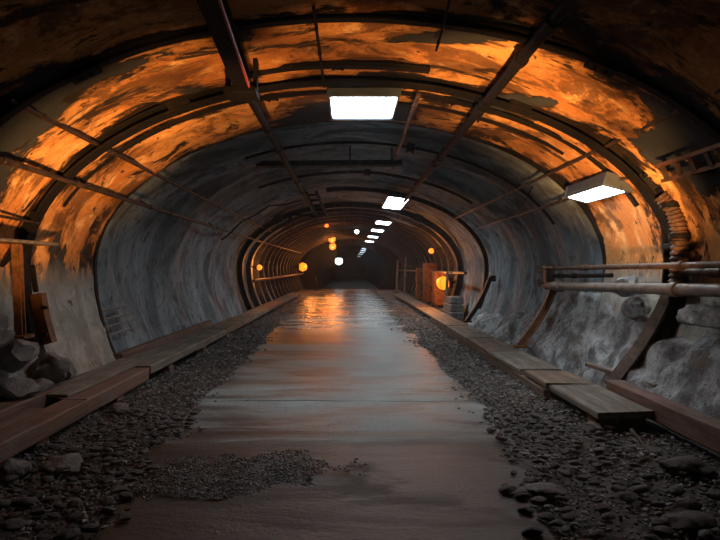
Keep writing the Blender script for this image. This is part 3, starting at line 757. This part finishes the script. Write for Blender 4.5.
for k, y in enumerate((3.4, 5.0, 6.7, 8.6, 10.6, 12.6)):
    lab = 'short dark sleeper block under the joints of the long timber kerb'
    if sl is None: sl = plank('sleeper_block', lab, -3.3, -2.74, y - .1, y + .1, -.02, .11, M['warm'], 'sleeper', group='sleepers under the timber kerb')
    else: dup(sl, None, None, (0, y - 3.4, 0))
# right: flat boards, edge beam
plank('kerb_timber', 'thick reddish timber beam in front of the flat boards, running out of the picture', 2.98, 3.16, 2.2, 6.45, .10, .31, M['red'], yaw=.012)
rb = [('nearest flat grey board, its broken end over the gravel', 2.40, 2.99, 5.45, 6.75, .13, .20, 'board', .015, -.03),
      ('flat brown board laid right behind the nearest grey one', 2.36, 2.95, 6.72, 7.55, .15, .215, 'warm', -.01, .01),
      ('third flat board, grey, beyond the dark slot', 2.33, 2.92, 7.72, 9.35, .14, .205, 'board', .01, .0),
      ('flat board at the foot of the rust brown raking prop', 2.34, 2.94, 9.42, 11.2, .13, .20, 'warm', -.006, .02),
      ('flat grey board just beyond the rust brown raking prop', 2.34, 2.92, 11.3, 13.6, .13, .20, 'board', .0, .0),
      ('flat board beside the slim dark raking prop', 2.34, 2.94, 13.7, 16.4, .13, .20, 'warm', .0, .02),
      ('pale flat board by the block stack', 2.36, 2.95, 16.5, 20.2, .13, .20, 'board', .0, .0),
      ('last long flat board running to the portal', 2.40, 2.95, 20.4, 31, .12, .20, 'warm', .0, .0)]
for lab, x0, x1, y0, y1, z0, z1, mt, yw, rl in rb:
    plank('walk_board', lab, x0, x1, y0, y1, z0, z1, M[mt], 'board', yaw=yw, roll=rl, group=None)
plank('kerb_stringer', 'thin brown edge stringer carrying the flat boards', 2.34, 2.42, 6.75, 16.4, -.01, .13, M['warm'], 'timber')
sl = None
for k, y in enumerate((5.7, 7.6, 9.4, 11.25)):
    lab = 'short dark sleeper block under the joints of the flat boards'
    if sl is None: sl = plank('sleeper_block', lab, 2.46, 2.95, y - .1, y + .1, -.02, .14, M['warm'], 'sleeper', group='sleepers under the flat boards')
    else: dup(sl, None, None, (0, y - 5.7, 0))
plank('loose_stick', 'thin pale stick leaning in the gravel beside the thick reddish beam', 2.58, 2.61, 4.85, 5.15, .04, .065, M['board'], 'stick', yaw=.25, pitch=.55, bev=.006, warp=.004)
plank('loose_rail', 'dark curved offcut lying on the bank foot behind the thick reddish beam', 3.19, 3.27, 6.0, 7.4, .30, .35, M['warm'], 'timber', yaw=.12, bev=.008)

# ------------------------------------------------------------------ rocks and single stones
def boulder(label, c, r, sq=(1, 1, .7), seed=0., mat='rock', name='rock', rot=0.):
    bm = bmesh.new(); rock(bm, c, r, 3, sq, seed, .4, rot)
    return tag(mesh(name, bm, M[mat], None, (c[0], c[1], c[2] - r * sq[2] * .6)), label, 'rock')
boulder('large grey rock wedged under the rust orange post', (-3.46, 5.75, .72), .24, (1, 1, .8), 1.)
boulder('blocky grey rock at the picture edge under the shelf plank', (-3.42, 5.35, .92), .17, (1, 1.1, .8), 2.)
boulder('rounded grey rock against the foot of the rust orange shoe', (-3.34, 6.25, .50), .20, (1, 1, .85), 3.)
boulder('flat grey rock half way down the dark rubble bank', (-3.33, 5.55, .42), .19, (1.1, 1, .6), 4.)
boulder('small dark rock just behind the raised reddish timber', (-3.30, 5.95, .32), .13, (1, 1.2, .7), 5.)
boulder('angular rock resting where the bank meets the pale lower wall', (-3.40, 6.62, .40), .17, (.9, 1, .9), 6.)
boulder('upper rock of the bank, touching the wall below the shelf', (-3.60, 5.6, 1.05), .15, (1, 1, .8), 8.)
boulder('smooth round cement lump lying over the bank under the thick pale pipe', (3.45, 5.35, 1.13), .20, (.8, 2.0, .6), 9., 'bank', 'cement_lump')
boulder('pale cement lump set around the thick pale pipe', (3.60, 7.35, 1.36), .17, (.8, 1.9, .8), 10., 'bank', 'cement_lump')
boulder('brown cement lump hanging below the thick pale pipe', (3.56, 7.0, 1.12), .15, (.7, 1.6, .9), 12., 'bank', 'cement_lump')
boulder('big pale stone in the gravel against the nearest reddish edge timber', (-2.27, 4.42, .06), .13, (1.3, .9, .45), 13., 'rock', 'stone')
boulder('rounded stone under the nearest reddish edge timber at the picture edge', (-2.55, 4.22, .06), .12, (1, 1, .7), 14., 'rock', 'stone')
boulder('squarish stone under the joint of the two reddish edge timbers', (-2.50, 6.05, .07), .10, (1.1, .9, .7), 15., 'rock', 'stone')
boulder('flat pale slab of stone lying where gravel meets the near path', (1.36, 3.95, .045), .13, (1.2, .75, .3), 16., 'rock', 'stone')
boulder('small flat stone touching the pale slab of stone', (1.17, 3.86, .04), .07, (1.2, .8, .45), 17., 'rock', 'stone')
boulder('broad low stone in the gravel below the thick reddish beam', (2.62, 4.35, .06), .16, (1.3, 1, .4), 18., 'stone', 'stone')
boulder('stone lying under the broken end of the nearest flat board', (2.34, 5.42, .06), .08, (1.2, .9, .6), 19., 'rock', 'stone')
boulder('large dark stone at the lower corner of the gravel', (2.05, 3.42, .05), .13, (1.3, .9, .4), 20., 'stone', 'stone')
protos = []
for k in range(6):
    bm = bmesh.new(); rock(bm, (0, 0, 0), 1., 2, (1.15, .85, .5), k * 3.7 + 1, .32)
    bmesh.ops.scale(bm, verts=bm.verts[:], vec=(.05, .05, .05))
    me_o = mesh('pebble', bm, M['stone'], None, (0, 0, 0)); protos.append(me_o)
cnt = 0; placed = []
for side, lab, grp in ((-1, 'dark cobble sized stone lying in the gravel beside the long reddish timbers', 'cobbles by the reddish timbers'),
                       (1, 'dark cobble sized stone lying in the gravel beside the flat grey boards', 'cobbles by the flat boards')):
    n = 0; tries = 0
    while n < 150 and tries < 9000:
        tries += 1
        y = 2.75 + 3.4 * R.random() ** 1.5
        x = R.uniform(-2.62, path_l(y) + .15) if side < 0 else R.uniform(path_r(y) - .2, 2.6)
        if abs(x) / y > .66: continue
        s = R.uniform(.6, 1.25) * (1.15 if y < 3.9 else .8)
        if any((x - a) ** 2 + (y - b) ** 2 < (.052 * (s + c)) ** 2 for a, b, c in placed): continue
        placed.append((x, y, s))
        pr = protos[cnt % 6]; o = pr if cnt < 6 else pr.copy()
        if cnt >= 6: COL.objects.link(o)
        o.location = (x, y, .045 + .012 * s); o.scale = (s, s * R.uniform(.8, 1.1), s); o.rotation_euler = (R.uniform(-.15, .15), R.uniform(-.15, .15), R.uniform(-.6, .6))
        tag(o, lab, 'stone', grp); cnt += 1; n += 1

# ------------------------------------------------------------------ far right: blocks, cabinets and pipes lit by the orange lamp
blk = None
for r_, (n, z) in enumerate(((4, .16), (3, .38), (2, .60))):
    for k in range(n):
        p = (3.2 + .04 * r_, 16.9 + .46 * k + .22 * r_, z)
        if blk is None:
            bm = bmesh.new(); box(bm, p[0] - .2, p[0] + .2, p[1] - .21, p[1] + .21, z - .1, z + .1, .015); blk = tag(mesh('concrete_block', bm, M['rock'], None, (p[0], p[1], z - .1)), 'grey concrete block of the stepped stack by the low orange lamp', 'block', 'stepped stack of blocks')
            b0 = Vector(p)
        else: dup(blk, None, None, Vector(p) - b0)
for k, (x, y, w, h, lab) in enumerate(((3.15, 21.2, .34, 1.25, 'rusty wall cabinet nearest the low orange lamp'), (3.1, 23.4, .4, 1.6, 'tall rusty wall cabinet behind the low orange lamp'), (3.05, 25.6, .35, 1.4, 'narrow rusty cabinet furthest down the wall'))):
    t = thing('wall_cabinet', lab, 'cabinet', (x, y, .2))
    bm = bmesh.new(); box(bm, x, x + .45, y - w, y + w, .2, .2 + h, .015); mesh('body', bm, M['rust'], t)
    bm = bmesh.new(); box(bm, x - .02, x, y - w + .05, y + w - .05, .26, .14 + h, .008); d = mesh('door', bm, M['rust'], t)
    bm = bmesh.new(); box(bm, x - .05, x - .02, y + w - .16, y + w - .12, .7, .9); mesh('handle', bm, M['steel'], d)
for k, (x, y, h, lab) in enumerate(((2.95, 35.5, 2.1, 'pale upright pipe beside the dark portal'), (3.15, 18.6, 1.5, 'pale upright pipe by the low orange lamp'), (2.9, 30, 2.2, 'slim upright pipe between the cabinets and the portal'))):
    t = thing('upright_pipe', lab, 'pipe', (x, y, 0))
    bm = bmesh.new(); tube(bm, lerp((x, y, 0.0), (x + .1, y, h), 4), .07 if k == 0 else .05, 8); mesh('tube', bm, M['pale'], t)
    bm = bmesh.new(); box(bm, x - .12, x + .14, y - .12, y + .12, 0, .05); mesh('foot_plate', bm, M['steel'], t)
pipe('wall_pipe', 'long dark pipe low on the wall beside the cabinets', lerp((3.35, 16.2, 1.45), (3.35, 40, 1.45), 12), .05, M['pipe'], hangers=(.2, .5, .8), couplings=(.35, .65))
pipe('wall_pipe', 'long dark pipe low on the wall across from the cabinets', lerp((-3.35, 19.5, 1.15), (-3.35, 40, 1.2), 12), .06, M['pipe'], hangers=(.2, .5, .8), couplings=(.35, .65))

# ------------------------------------------------------------------ lights, world, camera
def spot(name, loc, aim, w, col, size, blend, rad=.15):
    d = bpy.data.lights.new(name, 'SPOT'); d.energy = w; d.color = col; d.spot_size = math.radians(size); d.spot_blend = blend; d.shadow_soft_size = rad
    o = bpy.data.objects.new(name, d); COL.objects.link(o); o.location = loc
    o.rotation_euler = (Vector(aim) - Vector(loc)).to_track_quat('-Z', 'Y').to_euler()
SOD = (1., .50, .16)
for k, (deg, yt, wt) in enumerate(((27, 7.1, 2500), (44, 6.7, 1500), (65, 6.1, 2400), (90, 6.0, 800), (117, 6.2, 1250), (137, 6.4, 1500), (153, 6.6, 1250), (164, 6.9, 500))):
    a = math.radians(deg); tx, tz = A * math.cos(a), ZC + B * math.sin(a)
    spot('flood_light.%03d' % k, (.38 * tx, 2.7, .35), (tx, yt, tz), wt, SOD, 24 if deg > 160 or deg < 30 else 30, .7)
w = bpy.data.worlds.new('world'); S.world = w; w.use_nodes = True
w.node_tree.nodes['Background'].inputs[0].default_value = (.45, .45, .47, 1); w.node_tree.nodes['Background'].inputs[1].default_value = .05
# thin dusty haze in the tunnel air
vs_ = w.node_tree.nodes.new('ShaderNodeVolumeScatter'); vs_.inputs['Density'].default_value = .0011; vs_.inputs['Anisotropy'].default_value = .72
vs_.inputs['Color'].default_value = (.7, .88, 1, 1)
w.node_tree.links.new(vs_.outputs[0], w.node_tree.nodes['World Output'].inputs['Volume'])
cam = bpy.data.cameras.new('camera'); co = bpy.data.objects.new('camera', cam); COL.objects.link(co); S.camera = co
cam.sensor_width = 36; cam.lens = 28; cam.clip_start = .05; cam.clip_end = 300
cam.shift_x = 10 / 720; cam.shift_y = -2 / 720
co.location = (0, 0, 1.6); co.rotation_euler = (PI / 2, 0, 0)
S.view_settings.view_transform = 'Standard'; S.view_settings.look = 'None'; S.view_settings.exposure = 0; S.view_settings.gamma = 1
S.view_settings.use_curve_mapping = False
S.cycles.use_denoising = True; S.cycles.max_bounces = 8; S.cycles.sample_clamp_indirect = 6
